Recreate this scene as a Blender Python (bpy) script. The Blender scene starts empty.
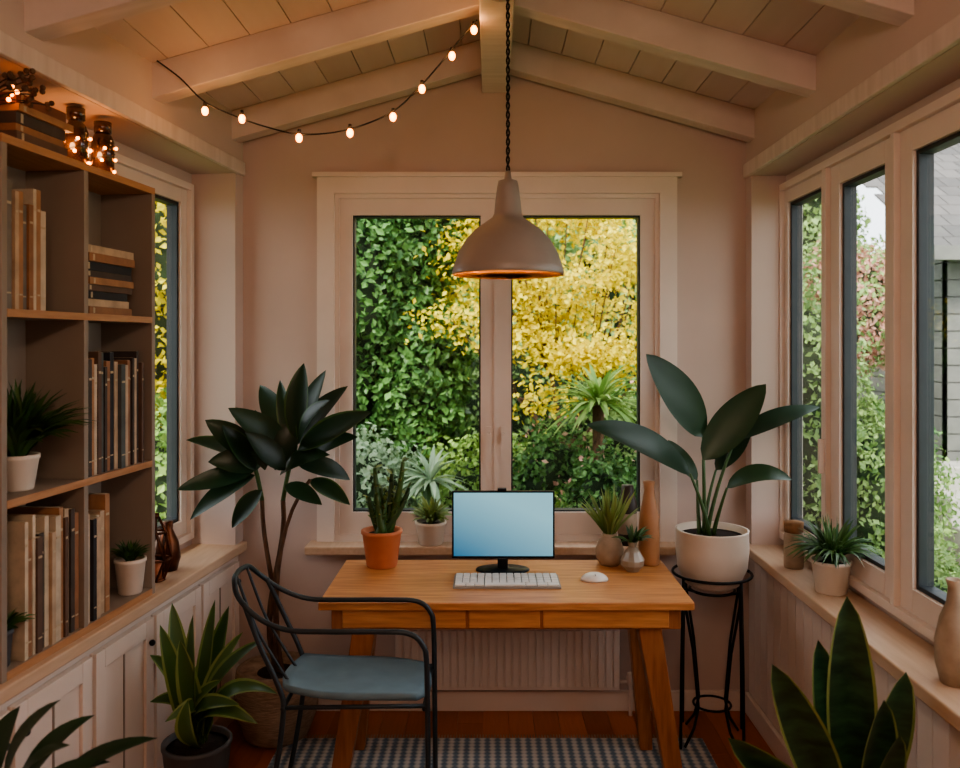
import bpy, math, random
import numpy as np
from mathutils import Vector, Matrix, noise
random.seed(7); np.random.seed(7)
F=820.0; CX=490.0; CY=342.0; H=1.65
def P(x,y,Y): return Vector(((x-CX)*Y/F, Y, H-(y-CY)*Y/F))
def lin(c):
    r=[]
    for v in c[:3]:
        v/=255.0
        r.append(v/12.92 if v<=0.04045 else ((v+0.055)/1.055)**2.4)
    return (r[0],r[1],r[2],1.0)
def mat(name,col,rough=0.5,metal=0.0,var=0.0,col2=None,scale=8,stretch=(1,1,1),bump=0.0,emis=None,estr=0,island=False,trans=0.0,spec=0.5):
    m=bpy.data.materials.new(name); m.use_nodes=True
    nt=m.node_tree; N=nt.nodes; L=nt.links
    b=N['Principled BSDF']; out=N['Material Output']
    b.inputs['Base Color'].default_value=lin(col); b.inputs['Roughness'].default_value=rough
    b.inputs['Metallic'].default_value=metal; b.inputs['Specular IOR Level'].default_value=spec
    src=None
    if col2 is not None:
        tc=N.new('ShaderNodeTexCoord'); mp=N.new('ShaderNodeMapping'); mp.inputs['Scale'].default_value=stretch
        L.new(tc.outputs['Object'],mp.inputs['Vector'])
        nz=N.new('ShaderNodeTexNoise'); nz.inputs['Scale'].default_value=scale; nz.inputs['Detail'].default_value=6
        L.new(mp.outputs['Vector'],nz.inputs['Vector'])
        rp=N.new('ShaderNodeValToRGB'); rp.color_ramp.elements[0].position=0.32; rp.color_ramp.elements[1].position=0.68
        rp.color_ramp.elements[0].color=lin(col); rp.color_ramp.elements[1].color=lin(col2)
        if island:
            g=N.new('ShaderNodeNewGeometry'); mx=N.new('ShaderNodeMath'); mx.operation='MULTIPLY_ADD'
            mx.inputs[1].default_value=0.75
            L.new(g.outputs['Random Per Island'],mx.inputs[0])
            m2=N.new('ShaderNodeMath'); m2.operation='MULTIPLY_ADD'; m2.inputs[1].default_value=0.6; m2.inputs[2].default_value=-0.18
            L.new(nz.outputs['Fac'],m2.inputs[0]); L.new(m2.outputs[0],mx.inputs[2]); L.new(mx.outputs[0],rp.inputs['Fac'])
            rp.color_ramp.elements[0].position=0.05; rp.color_ramp.elements[1].position=0.95
        else: L.new(nz.outputs['Fac'],rp.inputs['Fac'])
        L.new(rp.outputs['Color'],b.inputs['Base Color']); src=rp
        if bump>0:
            bp=N.new('ShaderNodeBump'); bp.inputs['Strength'].default_value=bump; bp.inputs['Distance'].default_value=0.01
            L.new(nz.outputs['Fac'],bp.inputs['Height']); L.new(bp.outputs['Normal'],b.inputs['Normal'])
    if emis:
        b.inputs['Emission Color'].default_value=lin(emis); b.inputs['Emission Strength'].default_value=estr
    if trans>0:
        t=N.new('ShaderNodeBsdfTranslucent'); t.inputs['Color'].default_value=lin(col2 or col)
        if src: L.new(src.outputs['Color'],t.inputs['Color'])
        mi=N.new('ShaderNodeMixShader'); mi.inputs[0].default_value=trans
        L.new(b.outputs[0],mi.inputs[1]); L.new(t.outputs[0],mi.inputs[2]); L.new(mi.outputs[0],out.inputs['Surface'])
    return m
class MB:
    def __init__(s): s.V=[];s.F=[];s.M=[];s.S=[];s.mats=[]
    def mi(s,m):
        if m not in s.mats: s.mats.append(m)
        return s.mats.index(m)
    def add(s,vs,fs,m,smooth=False):
        o=len(s.V); s.V.extend([tuple(v) for v in vs]); k=s.mi(m)
        for f in fs: s.F.append(tuple(i+o for i in f)); s.M.append(k); s.S.append(smooth)
    def hexa(s,b,t,m):
        s.add(list(b)+list(t),[(3,2,1,0),(4,5,6,7),(0,1,5,4),(1,2,6,5),(2,3,7,6),(3,0,4,7)],m)
    def box(s,x0,x1,y0,y1,z0,z1,m,M=None):
        b=[Vector(v) for v in((x0,y0,z0),(x1,y0,z0),(x1,y1,z0),(x0,y1,z0))]
        t=[Vector(v) for v in((x0,y0,z1),(x1,y0,z1),(x1,y1,z1),(x0,y1,z1))]
        if M: b=[M@v for v in b]; t=[M@v for v in t]
        s.hexa(b,t,m)
    def ring(s,x0,x1,z0,z1,w,y0,y1,m,wt=None,wb=None):
        wt=wt or w; wb=wb or w
        s.box(x0,x0+w,y0,y1,z0,z1,m); s.box(x1-w,x1,y0,y1,z0,z1,m)
        s.box(x0+w,x1-w,y0,y1,z1-wt,z1,m); s.box(x0+w,x1-w,y0,y1,z0,z0+wb,m)
    def leg(s,a,b,wa,wb,m):
        a=Vector(a);b=Vector(b)
        def r(c,w): return [c+Vector((sx*w/2,sy*w/2,0)) for sx,sy in((-1,-1),(1,-1),(1,1),(-1,1))]
        s.hexa(r(b,wb),r(a,wa),m)
    def lathe(s,prof,c,m,seg=28,M=None,smooth=True):
        vs=[];fs=[]; c=Vector(c)
        for r,z in prof:
            for i in range(seg):
                a=2*math.pi*i/seg; v=Vector((r*math.cos(a),r*math.sin(a),z))
                if M: v=M@v
                vs.append(v+c)
        for j in range(len(prof)-1):
            for i in range(seg):
                k=(i+1)%seg; fs.append((j*seg+i,j*seg+k,(j+1)*seg+k,(j+1)*seg+i))
        if prof[0][0]>1e-5: fs.append(tuple(range(seg-1,-1,-1)))
        if prof[-1][0]>1e-5: fs.append(tuple((len(prof)-1)*seg+i for i in range(seg)))
        s.add(vs,fs,m,smooth)
    def tube(s,pts,r,m,seg=8,r2=None):
        pts=[Vector(p) for p in pts]; n=len(pts); vs=[];fs=[]
        up=None
        for i,p in enumerate(pts):
            t=(pts[min(i+1,n-1)]-pts[max(i-1,0)]).normalized()
            if up is None:
                up=Vector((0,0,1)) if abs(t.z)<.9 else Vector((1,0,0))
            a=(up-t*up.dot(t)).normalized(); b=t.cross(a); up=a
            rr=r if r2 is None else r+(r2-r)*i/(n-1)
            for k in range(seg):
                g=2*math.pi*k/seg; vs.append(p+a*rr*math.cos(g)+b*rr*math.sin(g))
        for i in range(n-1):
            for k in range(seg):
                q=(k+1)%seg; fs.append((i*seg+k,i*seg+q,(i+1)*seg+q,(i+1)*seg+k))
        fs.append(tuple(range(seg-1,-1,-1))); fs.append(tuple((n-1)*seg+k for k in range(seg)))
        s.add(vs,fs,m,True)
    def sphere(s,c,r,m,sc=(1,1,1),seg=14):
        M=Matrix.Diagonal((sc[0],sc[1],sc[2]))
        n=seg//2
        prof=[(max(r*math.sin(math.pi*i/n),1e-6),-r*math.cos(math.pi*i/n)) for i in range(n+1)]
        s.lathe(prof,c,m,seg,M)
    def leaf(s,p0,p1,W,m,nrm=(0,-1,0.4),sag=0.0,seg=9,fold=0.18,a=0.8,b=0.8,edge=None,ef=0.75):
        p0=Vector(p0);p1=Vector(p1);n=Vector(nrm);d=(p1-p0); L=d.length; d.normalize()
        n=(n-d*n.dot(d)); n=n.normalized() if n.length>1e-4 else d.orthogonal().normalized()
        c=(p0+p1)/2+n*sag+Vector((0,0,abs(sag)*0.5))
        cols=[-1,0,1] if edge is None else [-1,-ef,0,ef,1]
        vs=[];k=len(cols)
        for i in range(seg+1):
            t=i/seg; p=p0*(1-t)**2+c*2*t*(1-t)+p1*t*t
            tg=((c-p0)*(1-t)+(p1-c)*t).normalized(); sd=tg.cross(n).normalized(); nn=sd.cross(tg)
            w=W/2*max(math.sin(math.pi*min(max(t,0.0),1)**a),0)**b
            w=max(w,0.002 if t<.5 else 0.0004)
            for q in cols: vs.append(p+sd*w*q+nn*abs(q)*w*fold*2)
        fi=[];fe=[]
        for i in range(seg):
            for j in range(k-1):
                f=(i*k+j,i*k+j+1,(i+1)*k+j+1,(i+1)*k+j)
                (fe if (edge and j in(0,k-2)) else fi).append(f)
        o=len(s.V); s.V.extend([tuple(v) for v in vs])
        for lst,mm in((fi,m),(fe,edge)):
            if not lst: continue
            q=s.mi(mm)
            for f in lst: s.F.append(tuple(x+o for x in f)); s.M.append(q); s.S.append(True)
    def tuft(s,c,n,L,W,m,spread=1.0,up=0.6,sag=0.25):
        c=Vector(c)
        for i in range(n):
            an=random.uniform(0,2*math.pi)
            rad=spread*math.sqrt(random.random()); l=L*random.uniform(.7,1.1)
            d=Vector((math.cos(an)*rad,math.sin(an)*rad,up*(1.35-rad)+.1)).normalized()
            s.leaf(c+Vector((math.cos(an),math.sin(an),0))*L*.06,c+d*l,W*random.uniform(.7,1.2),m,nrm=(random.uniform(-.3,.3),-.3,1),sag=sag*l*rad,seg=5)
    def cloud(s,pos,nrm,size,m,jit=0.8):
        N=len(pos); nrm=nrm+np.random.normal(0,jit,(N,3)); nrm/=np.linalg.norm(nrm,axis=1)[:,None]
        r=np.random.normal(0,1,(N,3)); r[:,2]-=0.6
        t=r-nrm*np.sum(r*nrm,axis=1)[:,None]; t/=np.linalg.norm(t,axis=1)[:,None]; b=np.cross(nrm,t)
        sz=size*np.random.uniform(.55,1.25,(N,1))
        A=pos-t*sz*.5; B=pos+b*sz*.32+nrm*sz*.08; C=pos+t*sz*.5; D=pos-b*sz*.32+nrm*sz*.08
        v=np.stack([A,B,C,D],1).reshape(-1,3).tolist()
        o=len(s.V); s.V.extend(map(tuple,v)); k=s.mi(m)
        s.F.extend([(o+4*i,o+4*i+1,o+4*i+2,o+4*i+3) for i in range(N)]); s.M.extend([k]*N); s.S.extend([False]*N)
    def build(s,name,xf=None,bevel=0,hide=None):
        me=bpy.data.meshes.new(name); V=s.V; Fc=s.F
        if xf is not None:
            V=[tuple(xf@Vector(v)) for v in V]
            if xf.determinant()<0: Fc=[tuple(reversed(f)) for f in Fc]
        me.from_pydata(V,[],Fc)
        for m in s.mats: me.materials.append(m)
        me.polygons.foreach_set('material_index',s.M); me.polygons.foreach_set('use_smooth',s.S)
        me.update()
        o=bpy.data.objects.new(name,me); bpy.context.collection.objects.link(o)
        if bevel>0:
            md=o.modifiers.new('bevel','BEVEL'); md.width=bevel; md.segments=2; md.limit_method='ANGLE'
        return o
# left side transform (wall toes out a little)
ANG=-math.atan(0.104)
XL=Matrix.Translation((-1.108,3.68,0))@Matrix.Rotation(ANG,4,'Z')
# ---------- materials
M_wall=mat('wall_paint',(204,184,174),.85,col2=(198,178,168),scale=3)
M_white=mat('white_trim_paint',(228,214,204),.45,col2=(220,206,195),scale=4)
M_ceil=mat('ceiling_board_paint',(216,198,190),.7,col2=(200,180,172),island=True,scale=3,stretch=(8,.6,1))
M_beam=mat('beam_paint',(218,203,194),.6,col2=(206,190,180),scale=5,stretch=(1,6,1),bump=.04)
M_floor=mat('floor_oak',(140,74,38),.4,col2=(186,106,60),scale=6,stretch=(12,1,1),island=True,bump=.05)
M_desk=mat('desk_wood',(176,116,68),.42,col2=(210,150,96),scale=5,stretch=(1.2,14,14),bump=.06)
M_deskleg=mat('desk_leg_wood',(134,82,48),.45,col2=(168,110,68),scale=6,stretch=(10,10,1),bump=.05)
M_shelf=mat('bookcase_paint',(150,136,123),.6,col2=(140,127,114),scale=4)
M_shelfw=mat('bookcase_edge_wood',(186,140,102),.5,col2=(168,120,84),scale=6,stretch=(14,1,14))
M_ledge=mat('ledge_wood',(210,182,156),.45,col2=(198,168,140),scale=5,stretch=(10,1,10))
M_black=mat('black_metal',(24,24,26),.4,metal=.6,col2=(30,30,32))
M_slate=mat('slate_metal',(40,50,56),.4,metal=.3,col2=(48,58,64))
M_gasket=mat('window_gasket',(38,44,48),.5,col2=(46,52,56))
M_soil=mat('potting_soil',(52,36,26),.95,col2=(30,20,14),scale=60,bump=.6)
M_terra=mat('terracotta',(206,130,92),.75,col2=(190,112,76),scale=9,bump=.05)
M_potw=mat('white_ceramic',(228,216,202),.4,col2=(216,203,188),scale=6)
M_potg=mat('grey_ceramic',(88,90,92),.6,col2=(70,72,76),scale=10)
M_basket=mat('woven_basket',(172,148,124),.9,col2=(134,110,90),scale=30,stretch=(1,1,6),bump=.7)
M_seat=mat('seat_blue',(104,130,142),.6,col2=(94,119,131),scale=14)
M_leafd=mat('leaf_dark',(24,46,30),.35,col2=(42,74,44),scale=6,island=True,trans=.1)
M_leafm=mat('leaf_mid',(42,74,38),.4,col2=(84,118,58),scale=8,island=True,trans=.15)
M_leafl=mat('leaf_light',(100,128,64),.45,col2=(156,172,100),scale=8,island=True,trans=.2)
M_leafs=mat('leaf_snake',(22,46,30),.35,col2=(50,84,52),scale=14,stretch=(1,1,3),trans=.05)
M_leafe=mat('leaf_snake_edge',(140,152,88),.4,col2=(106,126,66),scale=9)
M_bark=mat('bark',(112,84,62),.9,col2=(70,50,36),scale=20,stretch=(3,3,1),bump=.5)
M_stem=mat('green_stem',(70,100,52),.5,col2=(54,84,42),scale=10)
M_glass=bpy.data.materials.new('window_glass'); M_glass.use_nodes=True
nt=M_glass.node_tree; nt.nodes.clear()
o_=nt.nodes.new('ShaderNodeOutputMaterial'); mx=nt.nodes.new('ShaderNodeMixShader'); tr=nt.nodes.new('ShaderNodeBsdfTransparent'); gl=nt.nodes.new('ShaderNodeBsdfGlossy'); fr=nt.nodes.new('ShaderNodeFresnel')
gl.inputs['Roughness'].default_value=0.02; tr.inputs['Color'].default_value=(.97,.985,.98,1)
gg=nt.nodes.new('ShaderNodeNewGeometry'); ma=nt.nodes.new('ShaderNodeMath'); ma.operation='MULTIPLY_ADD'; ma.inputs[1].default_value=1/1.22-1.22; ma.inputs[2].default_value=1.22
nt.links.new(gg.outputs['Backfacing'],ma.inputs[0]); nt.links.new(ma.outputs[0],fr.inputs['IOR'])
nt.links.new(fr.outputs[0],mx.inputs[0]); nt.links.new(tr.outputs[0],mx.inputs[1]); nt.links.new(gl.outputs[0],mx.inputs[2]); nt.links.new(mx.outputs[0],o_.inputs[0])
# ---------- room shell
RX=0.022; CZ=2.98; SL=0.285
def cz(x): return CZ-SL*abs(x-RX)
mb=MB()
mb.box(-1.9,1.38,-1.3,3.80,-.2,-.02,M_floor)
x=-1.9
while x<1.27:
    y=-1.3-random.uniform(0,.9)
    while y<3.80:
        y1=min(y+random.uniform(.8,1.4),3.80)
        mb.box(x+.001,x+.109,max(y,-1.3)+.001,y1-.001,-.02,0,M_floor)
        y=y1
    x+=.11
mb.build('floor')
# back wall with gable
mb=MB(); y0,y1=3.68,3.80
WL,WR=-1.325,1.345
OX0,OX1,OZ0,OZ1=-.70,.765,.76,2.32
mb.box(WL,OX0,y0,y1,0,2.32,M_wall); mb.box(OX1,WR,y0,y1,0,2.32,M_wall); mb.box(OX0,OX1,y0,y1,0,OZ0,M_wall)
pts=[(WL,2.32),(WR,2.32),(WR,cz(WR)+.03),(RX,CZ+.03),(WL,cz(WL)+.03)]
vs=[(a,y0,b) for a,b in pts]+[(a,y1,b) for a,b in pts]
mb.add(vs,[(0,1,2,3,4),(9,8,7,6,5),(0,5,6,1),(1,6,7,2),(2,7,8,3),(3,8,9,4),(4,9,5,0)],M_wall)
mb.build('wall_back')
mb=MB(); mb.box(-1.9,1.6,-1.42,-1.3,0,3.05,M_wall); mb.build('wall_rear')
# ceiling boards
mb=MB()
def slab(mb,xa,xb,ya,yb,t0,t1,m):
    v=[(xa,ya,cz(xa)+t0),(xb,ya,cz(xb)+t0),(xb,yb,cz(xb)+t0),(xa,yb,cz(xa)+t0)]
    w=[(xa,ya,cz(xa)+t1),(xb,ya,cz(xb)+t1),(xb,yb,cz(xb)+t1),(xa,yb,cz(xa)+t1)]
    mb.hexa([Vector(a) for a in v],[Vector(a) for a in w],m)
slab(mb,-2.0,RX,-1.5,3.95,.02,.12,M_ceil); slab(mb,RX,1.6,-1.5,3.95,.02,.12,M_ceil)
for sgn in(-1,1):
    k=0
    while k*.145<1.5:
        a=RX+sgn*k*.145; b=RX+sgn*((k+1)*.145-.004)
        slab(mb,min(a,b),max(a,b),-1.4,3.80,0,.02,M_ceil); k+=1
mb.build('ceiling')
def xl(Y): return -1.108-.104*(3.68-Y)
for Yc in(3.60,2.93,2.26,1.59,.92,.25,-.42):
    mb=MB()
    slab(mb,xl(Yc)-.05,RX-.05,Yc-.042,Yc+.042,-.125,0,M_beam)
    slab(mb,RX+.05,1.19,Yc-.042,Yc+.042,-.125,0,M_beam)
    mb.build('rafter',bevel=.004)
mb=MB(); mb.box(-.036,.081,-1.3,3.68,2.767,2.965,M_beam); mb.build('ridge_beam',bevel=.004)
# right wall
mb=MB(); WY0,WY1=1.62,3.62; RO=1.37
mb.box(1.17,RO,-1.3,3.68,0,.72,M_wall)
mb.box(1.30,RO,-1.3,WY0,.72,2.4,M_wall); mb.box(1.30,RO,WY1,3.68,.72,2.4,M_wall)
mb.box(1.30,RO,WY0,WY1,.72,.79,M_wall); mb.box(1.30,RO,WY0,WY1,2.34,2.4,M_wall)
mb.box(1.148,RO,-1.3,3.68,2.38,2.72,M_wall); mb.box(1.148,1.30,3.60,3.68,.76,2.4,M_wall)
y=-1.3
while y<3.66:
    mb.box(1.155,1.17,y+.002,min(y+.078,3.68),.09,.72,M_white); y+=.08
mb.build('wall_right')
mb=MB(); mb.box(1.115,1.30,-1.3,3.68,.72,.76,M_ledge); mb.build('trim_1',bevel=.005)
mb=MB(); mb.box(1.128,1.148,-1.3,3.66,2.38,2.44,M_beam); mb.build('trim_2',bevel=.004)
mb=MB(); mb.box(1.135,1.155,-1.3,3.66,0,.09,M_white); mb.build('baseboard_right',bevel=.004)
mb=MB(); mb.box(-1.1,1.13,3.662,3.68,0,.09,M_white); mb.build('baseboard_back',bevel=.004)
XR=Matrix(((0,1,0,0),(1,0,0,0),(0,0,1,0),(0,0,0,1)))
def casement(mb,u0,u1,z0,z1,w,d0,d1,gl):
    mb.ring(u0,u1,z0,z1,w,d0,d1,M_white)
    mb.ring(u0+w,u1-w,z0+w,z1-w,.014,d0+.012,d1+.01,M_gasket)
    mb.box(u0+w+.01,u1-w-.01,(d0+d1)/2,(d0+d1)/2+.004,z0+w+.01,z1-w-.01,gl)
mb=MB()
mb.ring(1.62,3.62,.79,2.34,.03,1.27,1.37,M_white)
for a,b in((3.14,3.61),(2.605,3.105),(1.65,2.58)):
    casement(mb,a,b,.82,2.31,.075 if b<3.2 else .055,1.29,1.34,M_glass)
mb.box(3.105,3.14,1.27,1.36,.82,2.31,M_white); mb.box(2.58,2.605,1.27,1.36,.82,2.31,M_white)
mb.box(3.115,3.13,1.25,1.275,1.15,1.28,M_white); 
mb.build('window_3',xf=XR,bevel=.003)
# left wall (local coords)
mb=MB(); E=-5.15; LO=-.26
mb.box(-.24,-.02,E,-.005,0,.72,M_white)
mb.box(LO,-.20,E,-.76,.72,2.4,M_wall); mb.box(LO+.03,-.20,-.10,0,.72,2.4,M_wall)
mb.box(LO,-.20,-.76,-.10,.72,.79,M_wall); mb.box(LO,-.20,-.76,-.10,2.34,2.4,M_wall)
mb.box(LO,0,E,0,2.39,2.72,M_wall); mb.box(-.20,0,-.085,0,.76,2.4,M_wall)
mb.build('wall_left',xf=XL)
mb=MB(); mb.box(-.20,.025,E,-.01,.72,.76,M_ledge); mb.build('trim_3',xf=XL,bevel=.005)
mb=MB(); mb.box(0,.02,E,-.02,2.39,2.45,M_beam); mb.build('trim_4',xf=XL,bevel=.004)
mb=MB(); mb.box(-.02,.0,E,-.02,0,.08,M_white); mb.build('baseboard_left',xf=XL,bevel=.003)
mb=MB()
for i in range(12):
    a=-.05-.37*i; b=a-.35
    mb.box(-.02,-.008,b,a,.11,.68,M_white)
    for (p,q,r,t) in((b,b+.05,.11,.68),(a-.05,a,.11,.68),(b+.05,a-.05,.11,.17),(b+.05,a-.05,.62,.68)):
        mb.box(-.008,.004,p,q,r,t,M_white)
    mb.box(-.008,-.004,(a+b)/2-.004,(a+b)/2+.004,.17,.62,M_shelf)
    mb.sphere((.014,b+.03 if i%2 else a-.03,.60),.011,M_black)
mb.build('cabinet_doors',xf=XL,bevel=.002)
XLW=XL@Matrix(((0,-1,0,0),(1,0,0,0),(0,0,1,0),(0,0,0,1)))
mb=MB(); mb.ring(-.76,-.10,.79,2.34,.03,.18,.26,M_white); casement(mb,-.73,-.12,.82,2.31,.06,.20,.25,M_glass)
mb.build('window_2',xf=XLW,bevel=.003)
# back window
mb=MB()
mb.ring(-.771,.834,.76,2.39,.076,3.652,3.68,M_white,wb=.0001)
mb.ring(-.79,.853,2.385,2.405,.01,3.64,3.68,M_white)
mb.ring(-.70,.765,.76,2.32,.025,3.67,3.79,M_white)
mb.ring(-.68,.020,.785,2.295,.062,3.685,3.74,M_white,wt=.075,wb=.10)
mb.ring(.030,.742,.785,2.295,.065,3.685,3.74,M_white,wt=.075,wb=.10)
mb.box(.018,.032,3.675,3.75,.785,2.295,M_white)
for a,b in((-.618,-.042),(.095,.677)):
    mb.ring(a,b,.885,2.22,.007,3.70,3.75,M_gasket)
    mb.box(a,b,3.715,3.719,.885,2.22,M_glass)
for hx in(-.005,.06):
    mb.box(hx-.011,hx+.011,3.675,3.686,1.20,1.27,M_white); mb.box(hx-.007,hx+.007,3.655,3.675,1.225,1.24,M_white); mb.box(hx-.008,hx+.008,3.650,3.660,1.12,1.24,M_white)
mb.build('window_1',bevel=.003)
mb=MB(); mb.box(-.807,.862,3.56,3.70,.722,.76,M_ledge); mb.build('window_sill',bevel=.006)
# radiator
mb=MB(); mb.box(-.417,.57,3.60,3.64,.12,.40,M_white)
x=-.41
while x<.56: mb.box(x,x+.026,3.593,3.602,.135,.385,M_white); x+=.034
mb.box(-.42,.573,3.585,3.65,.395,.41,M_white); mb.box(-.3,-.27,3.64,3.678,.2,.35,M_white); mb.box(.42,.45,3.64,3.678,.2,.35,M_white)
mb.tube([(.57,3.62,.15),(.61,3.62,.15),(.62,3.62,.13),(.62,3.62,.0)],.009,M_white); mb.lathe([(.018,0),(.02,.03),(.014,.05)],(.62,3.62,.14),M_white)
mb.build('radiator',bevel=.003)
# rug
M_rug=bpy.data.materials.new('woven_rug'); M_rug.use_nodes=True
nt=M_rug.node_tree; N=nt.nodes; L=nt.links; b=N['Principled BSDF']; b.inputs['Roughness'].default_value=.95
tc=N.new('ShaderNodeTexCoord'); sp=N.new('ShaderNodeSeparateXYZ'); L.new(tc.outputs['Object'],sp.inputs[0])
def mth(op,a,bv):
    n=N.new('ShaderNodeMath'); n.operation=op
    if isinstance(a,(int,float)): n.inputs[0].default_value=a
    else: L.new(a,n.inputs[0])
    if bv is not None:
        if isinstance(bv,(int,float)): n.inputs[1].default_value=bv
        else: L.new(bv,n.inputs[1])
    return n.outputs[0]
sx=mth('SINE',mth('MULTIPLY',sp.outputs['X'],150),None); sy=mth('SINE',mth('MULTIPLY',sp.outputs['Y'],230),None)
v=mth('ADD',mth('MULTIPLY',sx,.7),mth('MULTIPLY',sy,.3))
rp=N.new('ShaderNodeValToRGB'); rp.color_ramp.elements[0].position=.25; rp.color_ramp.elements[1].position=.8
rp.color_ramp.elements[0].color=lin((98,112,124)); rp.color_ramp.elements[1].color=lin((192,184,174))
L.new(mth('ADD',mth('MULTIPLY',v,.5),.5),rp.inputs[0]); L.new(rp.outputs[0],b.inputs['Base Color'])
bp=N.new('ShaderNodeBump'); bp.inputs['Distance'].default_value=.004; L.new(v,bp.inputs['Height']); L.new(bp.outputs[0],b.inputs['Normal'])
mb=MB(); mb.box(-.86,.88,1.9,3.40,0,.008,M_rug)
for i in range(140):
    x=-.855+i*.0123
    mb.box(x,x+.005,3.40,3.44,0,.004,M_basket)
mb.build('striped_rug')
# ---------- desk
mb=MB()
mb.box(-.594,.707,2.83,3.39,.722,.75,M_desk)
mb.box(-.555,.668,2.865,2.885,.645,.722,M_deskleg); mb.box(-.555,.668,3.345,3.36,.645,.722,M_deskleg)
mb.box(-.555,-.535,2.885,3.345,.645,.722,M_deskleg); mb.box(.648,.668,2.885,3.345,.645,.722,M_deskleg)
for a,b2 in((-.515,-.085),(-.075,.175),(.185,.625)):
    mb.box(a,b2,2.858,2.866,.652,.716,M_desk)
for a,b2,wa,wb in(((-.43,2.93,.722),(-.55,2.92,.008),.085,.06),((.55,2.93,.722),(.67,2.92,.008),.085,.06),((-.47,3.28,.722),(-.53,3.32,.008),.075,.05),((.57,3.28,.722),(.63,3.32,.008),.075,.05)):
    mb.leg(a,b2,wa,wb,M_deskleg)
mb.build('wooden_desk',bevel=.005)
# monitor
M_scr=bpy.data.materials.new('monitor_screen'); M_scr.use_nodes=True
nt=M_scr.node_tree; N=nt.nodes; L=nt.links; b=N['Principled BSDF']; b.inputs['Roughness'].default_value=.25
tc=N.new('ShaderNodeTexCoord'); mp=N.new('ShaderNodeMapping'); mp.inputs['Rotation'].default_value=(0,math.radians(55),0)
g=N.new('ShaderNodeTexGradient'); rp=N.new('ShaderNodeValToRGB')
L.new(tc.outputs['Generated'],mp.inputs[0]); L.new(mp.outputs[0],g.inputs[0]); L.new(g.outputs[0],rp.inputs[0])
rp.color_ramp.elements[0].color=lin((44,118,158)); rp.color_ramp.elements[1].color=lin((160,214,226))
b.inputs['Base Color'].default_value=(0.02,.03,.04,1); L.new(rp.outputs[0],b.inputs['Emission Color']); b.inputs['Emission Strength'].default_value=.85
e=bpy.data.objects.new('computer_monitor',None); bpy.context.collection.objects.link(e)
mb=MB(); mb.box(-.15,.255,3.235,3.25,.796,1.062,M_black); mb.box(.03,.07,3.25,3.262,.81,1.0,M_black)
mb.box(.035,.065,3.25,3.275,.76,.9,M_black); mb.lathe([(.001,0),(.105,0),(.108,.004),(.1,.009),(.02,.014),(.018,.02),(.001,.02)],(.05,3.235,.75),M_black,M=Matrix.Diagonal((1,.62,1)))
mb.box(.03,.07,3.22,3.262,.757,.80,M_black); mb.box(.03,.065,3.23,3.255,1.062,1.072,M_black)
o=mb.build('case',bevel=.003); o.parent=e
mb=MB(); mb.box(-.143,.248,3.2325,3.2351,.806,1.055,M_scr); o=mb.build('screen'); o.parent=e
# keyboard & mouse
M_key=mat('keyboard_plastic',(232,228,222),.4,col2=(226,222,216))
M_key2=mat('keyboard_gap',(150,146,140),.5,col2=(140,136,130))
mb=MB(); mb.box(-.135,.26,2.985,3.15,.75,.758,M_key2)
for r in range(5):
    yy=2.992+r*.031; n=14
    if r==0:
        xs=[(0,1.5),(1.5,2.7),(2.7,4),(4,9.5),(9.5,11),(11,12.4),(12.4,14)]
    else: xs=[(i,i+1) for i in range(14)]
    for a,c in xs: mb.box(-.130+a*.0275+.0015,-.130+c*.0275-.0015,yy+.001,yy+.028,.758,.765,M_key)
mb.build('keyboard',bevel=.0015)
mb=MB(); prof=[(1e-4,0)]+[(math.cos(t)*1.0,math.sin(t)*.55) for t in [0,.25,.5,.8,1.1,1.4,1.569]]
mb.lathe([(r*.052,z*.052) for r,z in prof],(.395,3.10,.751),M_key,M=Matrix.Diagonal((1.0,.75,1)))
mb.box(.394,.396,3.065,3.10,.7745,.7775,M_key2); mb.build('computer_mouse')
# ---------- pendant lamp
M_shade=mat('shade_taupe',(158,148,140),.42,metal=.05,col2=(146,136,128),scale=5)
M_shin=mat('shade_inner',(250,190,112),.6,col2=(246,180,102),scale=5)
M_bulb=mat('bulb_glow',(255,220,170),.3,emis=(255,180,95),estr=45)
mb=MB(); pc=(.057,2.6,1.862)
out=[(.176,0),(.178,.008),(.172,.03),(.158,.07),(.135,.11),(.105,.143),(.07,.168),(.05,.182),(.044,.195),(.040,.235),(.034,.28),(.030,.298),(.012,.304),(.008,.33)]
inn=[(.008,.18),(.05,.172),(.07,.16),(.105,.136),(.132,.105),(.155,.067),(.169,.03),(.1745,.002),(.176,0)]
mb.lathe(out,pc,M_shade,seg=48); mb.lathe(inn,pc,M_shin,seg=48)
mb.lathe([(.02,.18),(.018,.12),(.014,.115)],pc,M_black); mb.sphere((pc[0],pc[1],pc[2]+.085),.032,M_bulb)
for ph in(0,math.pi):
    pts=[]
    n=170
    for i in range(n+1):
        z=2.17+(2.767-2.17)*i/n; a=ph+z*110
        pts.append((pc[0]+.004*math.cos(a),pc[1]+.004*math.sin(a),z))
    mb.tube(pts,.0033,M_black,seg=5)
mb.lathe([(.05,0),(.045,-.02),(.01,-.025)],(pc[0]-.02,pc[1],2.767),M_shade)
mb.build('pendant_lamp')
def light(name,loc,e,col,r,typ='POINT'):
    l=bpy.data.lights.new(name,typ); l.energy=e; l.color=col
    if typ=='POINT': l.shadow_soft_size=r
    o=bpy.data.objects.new(name,l); o.location=loc; bpy.context.collection.objects.link(o); return o
light('pendant_bulb_light',(pc[0],pc[1],1.895),58,(1,.58,.28),.03)
M_globe=mat('fill_globe_glow',(255,235,210),.3,emis=(255,205,150),estr=6)
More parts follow.
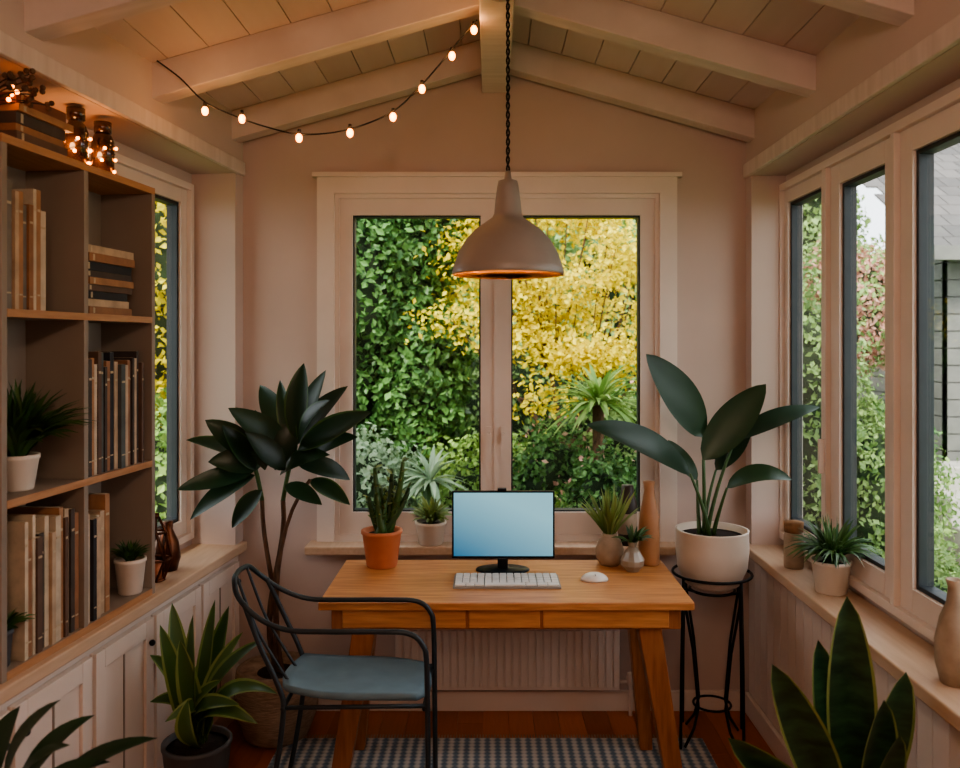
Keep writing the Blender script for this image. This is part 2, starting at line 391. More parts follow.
for i,(lx,ly) in enumerate(((.04,.35),(.04,-.65))):  # added globes with point lights, out of view, as warm fill for the room
    mb=MB(); mb.sphere((lx,ly,2.50),.07,M_globe); mb.tube([(lx,ly,2.565),(lx,ly,2.767)],.006,M_black); mb.lathe([(.03,0),(.03,.03)],(lx,ly,2.56),M_black); mb.build('added_fill_globe')
    light('added_fill_light',(lx,ly,2.40),27,(1,.75,.57),.08)
# ---------- string lights
M_wire=mat('wire_dark',(30,22,18),.6,col2=(36,28,22)); M_fairy=mat('fairy_bulb',(255,190,100),.3,emis=(255,136,46),estr=16)
def wire(name,pix,Y,bulbs):
    mb=MB(); pts=[P(x,y,Y) for x,y in pix]
    for p in pts: p.z=min(p.z,cz(p.x)-.012)
    sm=[]
    for i in range(len(pts)-1):
        p0=pts[max(i-1,0)];p1=pts[i];p2=pts[i+1];p3=pts[min(i+2,len(pts)-1)]
        for j in range(6):
            t=j/6; sm.append(.5*((2*p1)+(-p0+p2)*t+(2*p0-5*p1+4*p2-p3)*t*t+(-p0+3*p1-3*p2+p3)*t**3))
    sm.append(pts[-1]); mb.tube(sm,.003,M_wire,seg=5)
    for x,y in bulbs:
        q=P(x,y,Y); q.z=min(q.z,cz(q.x)-.02)
        mb.lathe([(.006,.03),(.006,.012)],q,M_wire,seg=8); mb.sphere(q,.012,M_fairy,sc=(1,1,1.35),seg=10)
        light('fairy_light',q-Vector((0,.03,0)),.22,(1,.55,.22),.01)
    mb.build(name)
wire('string_lights',[(157,50),(180,78),(205,102),(240,118),(270,128),(298,134),(330,133),(360,126),(392,112),(415,92),(440,64),(458,42),(477,20)],2.86,[(205,111),(242,119),(299,138),(350,133),(393,117),(422,89),(452,56),(474,30)])
# ---------- bookcase (local)
mb=MB(); a0,a1=-1.558,-.774; dv=-1.186
for y in(a0,a1-.022,dv-.011): 
    mb.box(-.198,0,y,y+.022,.76,2.172,M_shelf)
mb.box(-.198,0,a0,a1,2.172,2.195,M_shelfw)
for z in(.782,1.233,1.738):
    mb.box(-.19,-.004,a0+.02,a1-.02,z-.022,z,M_shelf); mb.box(-.004,.001,a0+.02,a1-.02,z-.022,z,M_shelfw)
mb.box(-.198,-.190,a0,a1,.76,2.172,M_shelf)
mb.build('bookcase',xf=XL,bevel=.0015)
BC=[mat('book_%d'%i,c,.7,col2=tuple(int(v*.85) for v in c),scale=20) for i,c in enumerate([(158,112,80),(76,66,60),(196,170,142),(104,80,66),(128,120,110),(44,44,50),(176,130,94),(88,94,92),(208,192,168),(132,78,58)])]
M_page=mat('book_pages',(196,178,150),.9,col2=(178,162,136),scale=60)
def row(name,ya,yb,z,hmin,hmax,depth=.172,cols=None):
    mb=MB(); y=ya; last=None
    while y<yb:
        t=random.uniform(.013,.026); 
        if y+t>yb: break
        h=random.uniform(hmin,hmax); d=depth*random.uniform(.9,1)
        m=random.choice([c for c in (cols or BC) if c!=last]); last=m
        mb.box(-.178,-.178+d,y,y+t-.001,z,z+h,m); mb.box(-.176,-.178+d-.005,y+.002,y+t-.003,z+h-.004,z+h+.0006,M_page)
        for q,w in((.82,.02),(.12,.012)): mb.box(-.178+d,-.178+d+.0008,y+.003,y+t-.004,z+h*q,z+h*(q+w),M_page)
        y+=t
    mb.build(name,xf=XL)
def stack(name,yc,z,n,L,cols=None,tmax=.034,x1=-.02):
    mb=MB()
    for i in range(n):
        t=random.uniform(.02,tmax); l=L*random.uniform(.82,1); off=random.uniform(-.01,.01)
        mb.box(-.17,x1+off*.6,yc-l/2+off,yc+l/2+off,z,z+t-.001,cols[i%len(cols)] if cols else random.choice(BC)); mb.box(-.165,x1+off*.6+.0006,yc-l/2+off+.02,yc-l/2+off+.03,z+.003,z+t-.004,M_page); z+=t
    mb.build(name,xf=XL)
row('books',a0+.024,a0+.22,1.738,.28,.34,cols=[BC[2],BC[6],BC[4],BC[0],BC[8],BC[3]])
row('books',a0+.10,dv-.013,.782,.31,.39,cols=[BC[0],BC[3],BC[2],BC[1],BC[6],BC[8],BC[5]])
row('books',dv+.013,a1-.025,1.233,.33,.39,cols=[BC[1],BC[2],BC[3],BC[0],BC[7],BC[6],BC[5],BC[8]])
row('books',dv+.013,dv+.17,.782,.31,.38,cols=[BC[5],BC[2],BC[6],BC[7],BC[8]])
stack('book_stack',dv+.16,1.738,9,.28,cols=[BC[0],BC[2],BC[5],BC[3],BC[6],BC[1],BC[5],BC[0],BC[2]])
stack('book_stack',-1.355,2.195,5,.25,cols=[BC[3],BC[0],BC[1],BC[6],BC[9]],tmax=.036)
def pot(mb,c,r,h,m,rb=None,rim=.006):
    rb=rb or r*.72
    mb.lathe([(.001,0),(rb,0),(rb+.003,.004),(r,h-.015),(r+rim*.5,h-.012),(r+rim*.5,h),(r-rim,h),(r-rim*1.2,h-.02),(.001,h-.02)],c,m)
    mb.lathe([(.001,.003),(r-rim*1.3,.0)],(c[0],c[1],c[2]+h-.018),M_soil)
def small(name,x,y,z,r,h,n,L,W,pm,lm,xf=XL,sp=1.0,up=.6,sag=.25,rb=None):
    mb=MB(); pot(mb,(x,y,z),r,h,pm,rb); mb.tuft((x,y,z+h-.02),n,L,W,lm,sp,up,sag); mb.build(name,xf=xf)
small('leafy_shelf_plant',-.085,-1.38,1.233,.055,.10,160,.23,.024,M_potw,M_leafm,up=1.2,sp=1.1)
small('potted_plant',-.05,-1.505,.782,.035,.10,44,.10,.018,M_potg,M_leafm)
small('potted_succulent',-.05,-.85,.782,.05,.12,90,.085,.013,M_potw,M_leafm,up=1.2)
# bottles on top
M_amber=mat('dark_glass',(46,28,18),.12,col2=(70,44,24),scale=4,spec=.8)
for (x,s,r,h) in((-.07,-1.13,.036,.185),(-.06,-1.0,.035,.175)):
    mb=MB(); mb.lathe([(.001,0),(r,0),(r,.11),(r*.8,.13),(.022,.14),(.022,h-.035),(.027,h-.035),(.027,h),(.001,h)],(x,s,2.195),M_amber)
    for i in range(12):
        a=i*1.3; mb.sphere((x+(r+.005)*math.cos(a),s+(r+.005)*math.sin(a),2.195+.012+i*.008),.0055,M_fairy,seg=8)
    mb.tube([(x+(r+.002)*math.cos(i*.33),s+(r+.002)*math.sin(i*.33),2.2+i*.0033) for i in range(28)],.0015,M_wire,seg=4)
    mb.build('bottle_with_fairy_lights',xf=XL)
    light('bottle_fairy_light',XL@Vector((x+.01,s-.05,2.25)),.5,(1,.5,.2),.02)
# dried branch upper left
mb=MB()
base=Vector((-.10,-1.53,2.195)); mb.lathe([(.001,0),(.022,0),(.026,.03),(.018,.06),(.014,.07),(.001,.07)],base,M_potg)
for i in range(11):
    b0=base+Vector((0,0,.065)); tip=b0+Vector((random.uniform(.07,.15),random.uniform(-.02,.14),random.uniform(.04,.12)))
    tip.z=min(tip.z,2.365)
    mid=(b0+tip)/2+Vector((0,0,.03)); pts=[b0*(1-t)**2+mid*2*t*(1-t)+tip*t*t for t in [j/6 for j in range(7)]]
    mb.tube(pts,.002,M_wire,seg=5)
    for j in range(3): mb.sphere(tip+Vector([random.uniform(-.01,.01) for _ in range(3)]),.008,M_bark,seg=8)
    if i%2: mb.sphere(pts[4],.006,M_fairy,seg=8)
mb.build('dried_branches_in_vase',xf=XL)
# lantern on ledge
M_copper=mat('copper',(120,70,44),.35,metal=.8,col2=(70,42,30),scale=20)
mb=MB(); lc=Vector((-.075,-.63,.76)); r=.055
f=lambda rr,z,aa: lc+Vector((rr*math.cos(aa),rr*math.sin(aa),z))
for k in range(6):
    a=k*math.pi/3
    mb.tube([f(.03,.003,a),f(r,.08,a+.5),f(.04,.18,a),f(.012,.235,a)],.005,M_copper,seg=6)
    mb.tube([f(r,.08,a+.5),f(r,.08,a+.5+math.pi/3)],.005,M_copper,seg=6); mb.tube([f(.04,.18,a),f(.04,.18,a+math.pi/3)],.005,M_copper,seg=6)
    mb.tube([f(r,.08,a+.5),f(.04,.18,a+math.pi/3)],.005,M_copper,seg=6)
mb.lathe([(.001,0),(.034,0),(.034,.008),(.001,.008)],lc,M_copper); mb.lathe([(.022,.008),(.022,.07),(.001,.07)],lc,M_terra); mb.lathe([(.014,.23),(.012,.25),(.001,.252)],lc,M_copper)
mb.build('copper_lantern',xf=XL)
mb=MB(); c=Vector((-.10,-.49,.76)); mb.lathe([(.001,0),(.035,0),(.048,.05),(.04,.11),(.018,.16),(.02,.19),(.001,.19)],c,M_copper); mb.build('bronze_vase',xf=XL)
# ---------- desk items
mb=MB(); c=(-.435,3.30,.75); pot(mb,c,.078,.145,M_terra,.058,.01)
for (x,y) in((375,468),(381,488),(392,474),(403,462),(409,488),(369,498),(398,497),(385,500)):
    tip=P(x,y,3.30+random.uniform(-.03,.03)); b0=Vector((c[0]+random.uniform(-.03,.03),c[1]+random.uniform(-.03,.03),.87))
    mid=(b0+tip)/2+Vector(((tip.x-b0.x)*.3,0,0)); pts=[b0*(1-t)**2+mid*2*t*(1-t)+tip*t*t for t in [j/7 for j in range(8)]]
    mb.tube(pts,.020,M_leafm,seg=7,r2=.008)
    for p in pts[2:]:
        for k in range(3):
            d=Vector((random.uniform(-1,1),random.uniform(-1,1),random.uniform(.2,1))).normalized(); mb.leaf(p,p+d*.035,.016,M_leafl if k else M_leafm,nrm=(0,-.5,1),seg=4)
mb.build('potted_cactus')
mb=MB(); c=(-.262,3.62,.76); pot(mb,c,.066,.10,M_potw,.05)
mb.tuft((c[0],c[1],.85),120,.12,.018,M_leafl,1.2,1.0,.2); mb.build('potted_herb')
M_sand=mat('stone_vase',(176,156,134),.8,col2=(148,128,108),scale=18,bump=.2)
M_tan=mat('clay_bottle',(176,128,90),.55,col2=(158,110,74),scale=7)
M_dkb=mat('dark_bottle',(46,36,30),.4,col2=(60,46,36),scale=8)
mb=MB(); c=(.485,3.32,.75); mb.lathe([(.001,0),(.038,0),(.056,.03),(.058,.06),(.044,.10),(.028,.115),(.03,.125),(.02,.125),(.001,.11)],c,M_sand)
mb.tuft((c[0],c[1],.86),60,.20,.014,M_leafl,.9,1.6,.1); mb.build('vase_with_greenery')
mb=MB(); c=(.645,3.325,.75); mb.lathe([(.001,0),(.038,0),(.042,.01),(.042,.15),(.036,.21),(.026,.26),(.020,.30),(.024,.335),(.016,.335),(.001,.31)],c,M_tan); mb.build('clay_bottle')
mb=MB(); c=(.605,3.61,.76); mb.lathe([(.001,0),(.040,0),(.042,.19),(.03,.22),(.026,.26),(.001,.26)],c,M_dkb)
mb.lathe([(.0425,.05),(.0425,.14)],c,M_sand); mb.build('dark_bottle')
M_clear=mat('smoky_glass',(190,176,158),.08,col2=(170,156,140),scale=6,spec=.9,trans=.4)
mb=MB(); c=(.56,3.225,.75); mb.lathe([(.001,0),(.025,0),(.046,.025),(.048,.045),(.03,.078),(.014,.095),(.02,.115),(.014,.115),(.001,.09)],c,M_clear,seg=12,smooth=False)
mb.tuft((c[0],c[1],.85),30,.10,.014,M_leafm,1.1,1.0,.2); mb.build('small_vase_with_sprig')
# ---------- bird of paradise on stand
mb=MB(); pcx,pcy=.915,3.38; pb=.64
mb.lathe([(.001,0),(.075,0),(.11,.02),(.140,.085),(.148,.16),(.146,.235),(.148,.24),(.137,.24),(.134,.21),(.001,.21)],(pcx,pcy,pb),M_potw,seg=40)
mb.lathe([(.001,.003),(.133,0)],(pcx,pcy,pb+.213),M_soil)
for (bx,by,tx,ty,dY0,dY1,W,sag,nr) in (
    (703,437,646,354,0,-.06,.160,.03,(.25,-1,.2)),(703,460,766,384,-.03,-.08,.150,-.03,(-.2,-1,.3)),
    (690,474,586,425,-.05,-.20,.145,.05,(0,-.8,.8)),(735,440,820,407,.04,.05,.10,.03,(0,-.7,1)),
    (727,488,792,480,-.08,-.15,.10,.06,(0,-.7,1)),(716,470,752,425,.10,.12,.09,.0,(-.5,-1,.2)),(697,480,668,440,.08,.1,.07,0,(.3,-1,.2))):
    b0=Vector((pcx-.02+random.uniform(-.03,.03),pcy+random.uniform(-.03,.03),pb+.21)); p1=P(bx,by,pcy+dY0); p2=P(tx,ty,pcy+dY1)
    mid=(b0+p1)/2; mid.x=b0.x+(p1.x-b0.x)*.3
    mb.tube([b0*(1-t)**2+mid*2*t*(1-t)+p1*t*t for t in [j/8 for j in range(9)]],.010,M_stem,seg=7,r2=.005)
    mb.leaf(p1,p2,W,M_leafd,nrm=nr,sag=sag,seg=14,fold=.14,a=.85,b=.7)
mb.build('bird_of_paradise_plant')
mb=MB()
def circ(c,r,z,n=40): return [(c[0]+r*math.cos(2*math.pi*i/n),c[1]+r*math.sin(2*math.pi*i/n),z) for i in range(n+1)]
mb.tube(circ((pcx,pcy),.158,.70),.006,M_black); mb.tube(circ((pcx,pcy),.09,.632),.006,M_black); mb.tube(circ((pcx,pcy),.075,.16),.005,M_black)
for k in range(4):
    a=math.radians(30+90*k); f=lambda r,z: (pcx+r*math.cos(a),pcy+r*math.sin(a),z)
    mb.tube([f(.158,.70),f(.15,.60),f(.105,.40),f(.075,.16),f(.10,.08),f(.15,.0155)],.006,M_black)
    mb.tube([f(.158,.70),f(.168,.35),f(.172,.0155)],.006,M_black); mb.tube([f(.09,.632),f(.162,.66)],.005,M_black)
mb.build('wire_plant_stand')
# ---------- rubber plant left
mb=MB(); c=(-.89,3.43,.008)
mb.lathe([(.001,0),(.115,0),(.13,.01),(.165,.10),(.175,.20),(.165,.285),(.158,.29),(.15,.27),(.001,.26)],c,M_basket,seg=32); mb.lathe([(.001,.003),(.15,0)],(c[0],c[1],.272),M_soil)
def bz(ps,n=10):
    out=[]
    for i in range(n+1):
        t=i/n; q=[Vector(p) for p in ps]
        while len(q)>1: q=[q[k]*(1-t)+q[k+1]*t for k in range(len(q)-1)]
        out.append(q[0])
    return out
mb.tube(bz([(c[0]+.01,c[1],.26),P(252,610,3.42),P(290,560,3.38),P(283,500,3.36)]),.014,M_bark,r2=.010)
mb.tube(bz([(c[0]-.02,c[1],.26),P(285,600,3.42),P(262,560,3.38),P(262,500,3.34)]),.012,M_bark,r2=.009)
mb.tube(bz([(c[0]+.03,c[1]-.02,.26),P(270,610,3.38),P(275,520,3.36),P(310,480,3.30)]),.010,M_bark,r2=.007)
A=P(288,470,3.34);B=P(258,475,3.32)
mb.tube(bz([P(283,500,3.36),A,P(296,440,3.33)],6),.009,M_stem); mb.tube(bz([P(262,500,3.34),B,P(250,450,3.3)],6),.009,M_stem)
LV=[(296,440,304,363,.12),(296,440,326,370,.12),(297,445,348,386,.13),(298,450,372,412,.14),(300,460,358,437,.11),(298,465,350,480,.10),(296,455,280,380,.09),
(292,440,260,385,.12),(290,450,228,408,.13),(300,445,330,400,.11),(285,470,245,432,.11),(255,455,205,420,.12),(250,460,186,440,.11),(255,470,176,490,.10),(255,475,190,520,.10),(255,470,222,425,.11),(262,465,208,462,.12),(285,485,322,505,.09),(262,490,232,528,.09),(280,475,330,455,.11),(275,470,300,415,.11),(310,480,350,505,.09),(265,470,255,410,.11)]
for i,(bx,by,tx,ty,W) in enumerate(LV):
    y0=3.30+random.uniform(-.05,.05); y1=min(y0+random.uniform(-.18,.14),3.5)
    if tx<215: y1=3.22
    up=Vector((random.uniform(-.5,.5),-.8,random.uniform(.2,1.1)))
    mb.leaf(P(bx,by,y0),P(tx,ty,y1),W*.85,M_leafd,nrm=up,sag=random.uniform(.0,.04),seg=11,fold=.18,a=.85,b=.8,edge=M_leafm if i%3==0 else None,ef=.85)
mb.build('potted_rubber_plant')
# ---------- front-left plant
mb=MB(); c=(-1.0,2.80,0); pot(mb,c,.112,.29,M_potg,.08,.008)
for (tx,ty,bx,W,sg) in((172,603,190,.09,.01),(193,615,196,.07,.02),(229,606,204,.10,.02),(264,640,210,.095,.10),(278,694,210,.09,.16),(258,724,208,.08,.16),(150,702,190,.08,.14),(150,655,190,.09,.10),(208,648,200,.08,.03),(243,632,205,.09,.06),(180,640,196,.09,.02),(222,680,204,.08,.08),(165,722,192,.08,.15),(215,600,200,.07,.01),(188,700,196,.08,.12),(240,705,200,.08,.14),(160,625,190,.08,.05)):
    y1=2.80+random.uniform(-.16,.10); b0=Vector((c[0]+random.uniform(-.03,.03),2.80+random.uniform(-.03,.03),.27)); tip=P(tx,ty,y1)
    mb.leaf(b0,tip,W*.85,M_leafm,nrm=(-(tip.x-b0.x)*2,-.5,.8),sag=sg,seg=14,a=1.0,b=.75,edge=M_leafl,ef=.72)
mb.build('potted_dracaena')
# near left plant (mostly out of frame)
mb=MB(); c=(-1.12,1.78,0); pot(mb,c,.10,.30,M_potg,.08)
for (tx,ty,y1) in((158,738,1.9),(95,715,1.95),(60,700,1.8),(110,762,1.85),(20,706,1.9),(70,745,1.7)):
    tip=P(tx,ty,y1); b0=Vector((c[0],c[1],.29)); k=b0.lerp(tip,.35)+Vector((0,0,.18))
    mb.tube(bz([b0,b0+Vector((0,0,.2)),k],6),.006,M_stem,r2=.004); mb.leaf(k,tip,.06,M_leafd,nrm=(0,-.3,1),sag=.04,seg=9)
mb.build('potted_palm')
# ---------- snake plant
mb=MB(); c=(.93,2.1,.008); pot(mb,c,.13,.46,M_potg,.10,.01)
for (tx,ty,bx,y1,W) in((847,596,852,2.12,.125),(772,664,838,2.02,.11),(728,738,828,1.98,.09),(906,672,866,2.10,.115),(818,640,845,2.2,.09),(884,700,868,1.98,.10),(760,768,835,1.92,.08),(900,735,872,1.95,.08)):
    b0=P(bx,815,2.1+(y1-2.1)*.4); b0.z=.45
    mb.leaf(b0,P(tx,ty,y1),W,M_leafs,nrm=(.15 if tx>850 else -.15,-1,.15),sag=.03 if tx<800 else -.01,seg=12,fold=.22,a=.9,b=.6,edge=M_leafe,ef=.88)
mb.build('potted_snake_plant')
# ---------- right sill items
small('potted_fern',1.215,2.92,.76,.066,.115,190,.17,.014,M_potw,M_leafm,xf=None,sp=1.2,up=.7,sag=.35,rb=.05)
M_cork=mat('cork',(156,116,80),.9,col2=(130,94,62),scale=40,bump=.3)
mb=MB(); c=(1.20,3.24,.76); mb.lathe([(.001,0),(.036,0),(.038,.01),(.038,.12),(.034,.135),(.034,.14),(.001,.14)],c,M_sand); mb.lathe([(.036,.14),(.038,.18),(.001,.185)],c,M_cork); mb.build('storage_jar')
mb=MB(); c=(1.215,2.14,.76); mb.lathe([(.001,0),(.036,0),(.048,.05),(.050,.11),(.038,.17),(.022,.21),(.018,.25),(.024,.27),(.018,.27),(.001,.25)],c,M_sand); mb.build('clay_vase')
# ---------- chair
mb=MB(); yn,yf=2.49,2.80; ym=(yn+yf)/2
hw=(yf-yn)/2
near=[(-.185,1,.012),(-.188,1,.35),(-.192,1,.66),(-.205,1,.73),(-.25,1,.765),(-.35,1,.77),(-.50,1,.77),(-.62,.98,.775),(-.71,.92,.81),(-.775,.78,.865),(-.80,.5,.905),(-.808,.15,.912)]
loop=[(x,ym-v*hw,z) for x,v,z in near]+[(x,ym+v*hw,z) for x,v,z in reversed(near)]
def smooth(pts,n=5):
    pts=[Vector(p) for p in pts]; sm=[]
    for i in range(len(pts)-1):
        p0=pts[max(i-1,0)];p1=pts[i];p2=pts[i+1];p3=pts[min(i+2,len(pts)-1)]
        for j in range(n):
            t=j/n; sm.append(.5*((2*p1)+(-p0+p2)*t+(2*p0-5*p1+4*p2-p3)*t*t+(-p0+3*p1-3*p2+p3)*t**3))
    return sm+[pts[-1]]
mb.tube(smooth(loop),.0085,M_slate,seg=8)
for sg in(-1,1):
    Y=ym+sg*hw*.94
    mb.tube(smooth([(-.755,ym+sg*hw*.84,.85),(-.70,Y,.72),(-.645,Y,.60),(-.63,Y,.52),(-.66,Y,.3),(-.72,Y+sg*.01,.012)]),.0085,M_slate)
    mb.tube([(-.63,Y,.535),(-.19,ym+sg*hw,.545)],.007,M_slate)
for v in(-.35,.35):
    mb.tube(smooth([(-.80,ym+v*hw,.908),(-.74,ym+v*hw,.75),(-.67,ym+v*hw,.63),(-.62,ym+v*hw,.555)]),.005,M_slate,seg=6)
mb.tube([(-.63,yn,.535),(-.63,yf,.535)],.007,M_slate); mb.tube([(-.20,yn,.535),(-.20,yf,.535)],.007,M_slate)
n=14; top=[];bot=[]
for i in range(n+1):
    for j in range(n+1):
        u=i/n*2-1; v=j/n*2-1
        su=u*math.sqrt(1-.28*v*v) ; sv=v*math.sqrt(1-.28*u*u)
        x=-.425+.225*su*1.05; y=ym+(hw-.01)*sv*1.05; z=.568+.018*(u*u*(1 if u<0 else -.6))+.012*v*v
        top.append((x,y,z)); bot.append((x,y,z-.02))
q=n+1; fs=[]
for i in range(n):
    for j in range(n):
        fs.append((i*q+j,(i+1)*q+j,(i+1)*q+j+1,i*q+j+1)); o=q*q; fs.append((o+i*q+j,o+i*q+j+1,o+(i+1)*q+j+1,o+(i+1)*q+j))
for i in range(n):
    o=q*q
    fs.append((i,i+1,o+i+1,o+i)); fs.append((n*q+i+1,n*q+i,o+n*q+i,o+n*q+i+1))
    fs.append(((i+1)*q,i*q,o+i*q,o+(i+1)*q)); fs.append((i*q+n,(i+1)*q+n,o+(i+1)*q+n,o+i*q+n))
mb.add(top+bot,fs,M_seat,True)
mb.build('metal_armchair')
# ---------- garden
M_grass=mat('grass',(70,96,44),.95,col2=(100,122,60),scale=12,bump=.5)
mb=MB(); mb.box(-14,14,-8,22,-.5,-.21,M_grass); mb.build('garden_ground')
G_ivy=mat('ivy_leaves',(36,78,34),.5,col2=(112,156,84),island=True,scale=2,trans=.25)
G_hedge=mat('hedge_leaves',(84,116,62),.6,col2=(164,190,118),island=True,scale=1.5,trans=.3)
G_yel=mat('yellow_leaves',(190,164,16),.6,col2=(250,236,84),island=True,scale=2,trans=.4)
G_lime=mat('lime_leaves',(104,144,66),.6,col2=(172,198,116),island=True,scale=2,trans=.3)
G_pink=mat('pink_blossom',(200,146,134),.7,col2=(226,184,166),island=True,scale=2,trans=.3)
G_sage=mat('sage_leaves',(128,156,126),.6,col2=(182,202,170),island=True,scale=2,trans=.3)
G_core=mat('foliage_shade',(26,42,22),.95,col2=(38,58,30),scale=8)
def blob(mb,c,R,n,size,m,core=True,shell=.75):
    c=np.array(c,float);R=np.array(R,float)
    d=np.random.normal(0,1,(n,3)); d/=np.linalg.norm(d,axis=1)[:,None]
    lump=1+.14*np.sin(d[:,0]*7+c[0]*5)*np.cos(d[:,2]*8+c[2])+.08*np.sin(d[:,1]*13+d[:,2]*11)
    r=np.random.uniform(shell,1.0,n)*lump
    mb.cloud(c+d*R*r[:,None],d.copy(),size,m)
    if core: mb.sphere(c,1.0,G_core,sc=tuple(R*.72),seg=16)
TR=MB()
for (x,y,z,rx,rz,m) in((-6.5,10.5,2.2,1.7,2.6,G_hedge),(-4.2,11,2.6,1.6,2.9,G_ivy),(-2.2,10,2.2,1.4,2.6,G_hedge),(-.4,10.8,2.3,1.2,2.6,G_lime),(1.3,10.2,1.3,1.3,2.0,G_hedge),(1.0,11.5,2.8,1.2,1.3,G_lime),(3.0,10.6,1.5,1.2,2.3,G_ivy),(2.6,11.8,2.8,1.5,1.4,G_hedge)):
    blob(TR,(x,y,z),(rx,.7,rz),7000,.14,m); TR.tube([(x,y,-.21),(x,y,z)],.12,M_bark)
TR.build('distant_trees')
SH=MB()
def bush(c,R,n,size,m,m2=None,n2=0):
    blob(SH,c,R,n,size,m)
    if m2: blob(SH,c,np.array(R)*1.04,n2,size*.9,m2,core=False,shell=.92)
    SH.tube([(c[0],c[1],-.21),(c[0],c[1],c[2])],.04,M_bark,seg=6)
mb=MB(); 
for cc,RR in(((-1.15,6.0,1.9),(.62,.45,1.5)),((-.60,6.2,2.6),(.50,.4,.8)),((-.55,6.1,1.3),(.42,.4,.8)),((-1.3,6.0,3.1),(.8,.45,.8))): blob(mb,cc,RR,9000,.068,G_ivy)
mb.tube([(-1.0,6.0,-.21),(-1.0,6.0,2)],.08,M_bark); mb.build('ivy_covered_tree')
# yellow tree
mb=MB(); root=Vector((.62,6.0,-.21)); fork=Vector((.55,6.0,.75)); mb.tube(bz([root,(.66,6,.3),fork]),.05,M_bark,r2=.035)
cl=[]
while len(cl)<56:
    p=Vector((random.uniform(-.42,1.3),random.uniform(5.5,6.4),random.uniform(1.25,3.0)))
    e=((p.x-.62)/.78)**2+((p.z-2.15)/.95)**2
    if e<1 or (p.x<.05 and abs(p.z-1.80)<.25): cl.append(p)
limbs=[fork+Vector(v) for v in((-.35,-.1,.5),(-.1,.05,.65),(.2,-.05,.6),(.4,.05,.45))]
for l in limbs: mb.tube(bz([fork,fork.lerp(l,.5)+Vector((0,0,.08)),l],6),.028,M_bark,seg=6,r2=.014)
for p in cl:
    a=min(limbs,key=lambda l:(l-p).length)
    mid=a.lerp(p,.5)+Vector((random.uniform(-.12,.12),random.uniform(-.1,.1),-.06))
    mb.tube(bz([a,mid,p],6),.009,M_bark,seg=5,r2=.003)
    n=270; d=np.random.normal(0,.10,(n,3))*np.array([1.4,1,.75]); mb.cloud(np.array(p)+d,np.tile([0,-.6,.8],(n,1)).astype(float),.046,G_yel,jit=1)
mb.build('yellow_tree')
def spiky(name,c,n,L,W,m,trunk=True,sag=.14):
    mb=MB(); c=Vector(c)
    if trunk: mb.tube([(c.x,c.y,-.21),c],.035,M_bark,seg=8)
    else: mb.tube([(c.x,c.y,-.21),c],.05,M_stem,seg=8)
    for i in range(n):
        z=random.uniform(-.45,.85); a=random.uniform(0,6.283); r=math.sqrt(1-z*z)
        d=Vector((r*math.cos(a),r*math.sin(a),z-.12)); mb.leaf(c,c+d*L*random.uniform(.8,1.08),W,m,nrm=(0,0,1),sag=L*sag,seg=6,a=.7)
    mb.build(name)
spiky('cabbage_palm',(.66,5.0,1.27),95,.37,.034,G_lime)
spiky('agave_plant',(-.36,5.0,.80),60,.28,.035,G_sage,False)
bush((-.85,5.2,.5),(.5,.35,.62),4500,.05,G_sage)
bush((.0,5.6,.35),(.55,.4,.7),5000,.05,G_lime)
bush((.42,5.35,.55),(.36,.3,.6),4000,.045,G_ivy,G_pink,160)
bush((.95,5.45,.5),(.4,.35,.85),4500,.05,G_hedge,G_pink,60)
bush((.30,4.7,.35),(.35,.25,.42),3000,.045,G_lime)
bush((.65,4.75,.5),(.3,.25,.55),3000,.045,G_ivy,G_pink,120)
bush((-.60,4.75,.25),(.45,.25,.42),3000,.05,G_ivy)
bush((1.9,8.0,.9),(.9,.5,1.2),6000,.07,G_ivy)
bush((.3,8.2,.8),(1.0,.5,1.3),7000,.07,G_hedge)
# left view
bush((-2.45,5.6,2.1),(.8,.5,1.1),7000,.06,G_yel)
bush((-2.3,5.2,.6),(.8,.5,.75),6000,.06,G_lime)
# right view
bush((2.0,5.3,1.0),(.45,.5,1.25),6500,.05,G_hedge)
bush((2.62,6.0,1.9),(.42,.4,.50),5000,.05,G_pink,G_hedge,2500)
bush((2.4,5.2,.55),(.5,.5,.75),6000,.045,G_hedge)
bush((2.15,3.9,.2),(.35,.45,.45),5000,.035,G_hedge)
bush((3.0,6.2,.5),(.40,.4,.7),4000,.05,G_ivy)
bush((2.65,6.9,2.3),(.5,.4,1.1),6000,.06,G_hedge)
SH.build('garden_shrubs')
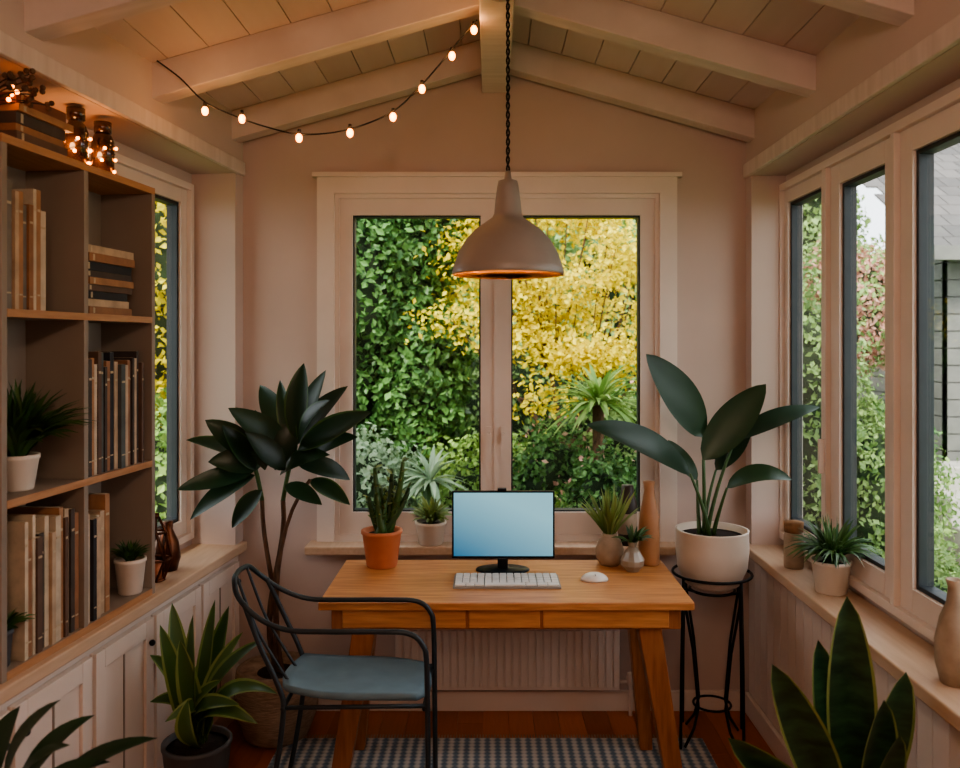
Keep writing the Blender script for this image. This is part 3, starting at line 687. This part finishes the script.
# neighbour house
M_sid=mat('house_siding',(120,118,114),.8,col2=(106,105,102),scale=6); M_roof=mat('roof_shingle',(76,74,74),.9,col2=(104,100,98),island=True,scale=9)
mb=MB(); mb.box(4.0,9.0,7.2,9.6,-.21,2.45,M_sid)
z=-.2
while z<2.4: mb.box(3.97,9.0,7.17,7.2,z,z+.14,M_sid); mb.box(3.97,4.0,7.17,9.6,z,z+.14,M_sid); z+=.15
for r in range(12):
    for k in range(28):
        x=3.72+k*.2+(r%2)*.1; ya=6.9+r*.2; za=2.42+r*.125
        mb.hexa([Vector((x,ya,za)),Vector((x+.19,ya,za)),Vector((x+.19,ya+.24,za+.15)),Vector((x,ya+.24,za+.15))],[Vector((x,ya,za+.02)),Vector((x+.19,ya,za+.02)),Vector((x+.19,ya+.24,za+.165)),Vector((x,ya+.24,za+.165))],M_roof)
mb.box(3.72,9.2,6.86,6.92,2.34,2.46,M_sid); mb.box(5.0,5.9,7.14,7.2,.9,2.0,M_gasket); mb.ring(4.95,5.95,.85,2.05,.06,7.12,7.18,M_white)
mb.build('neighbour_house')
mb=MB(); M_st=mat('pale_stone',(176,172,164),.8,col2=(150,146,138),scale=8,bump=.1)
for i in range(5): mb.box(3.0+i*.02,3.9,4.7+i*.25,5.0+i*.25,-.21,.1+i*.17,M_st)
mb.build('garden_steps',bevel=.01)
# ---------- world / sun / camera
sc=bpy.context.scene
try: sc.view_settings.look='AgX - Medium High Contrast'
except Exception as ex: print(ex)
w=bpy.data.worlds.new('World'); sc.world=w; w.use_nodes=True
bg=w.node_tree.nodes['Background']; bg.inputs[0].default_value=(.92,.95,1,1); bg.inputs[1].default_value=3.4
s=light('sun',(0,0,6),7.5,(1,.94,.82),0,'SUN'); s.data.angle=math.radians(12); s.rotation_euler=(math.radians(42),0,math.radians(-25))
cam=bpy.data.cameras.new('camera'); co=bpy.data.objects.new('camera',cam); bpy.context.collection.objects.link(co)
co.location=(0,0,H); co.rotation_euler=(math.radians(90),0,0); cam.sensor_width=36; cam.lens=F/960*36
cam.shift_x=-10/960; cam.shift_y=-42/960; cam.clip_start=.05
cam.dof.use_dof=True; cam.dof.focus_distance=3.1; cam.dof.aperture_fstop=2.8
sc.camera=co
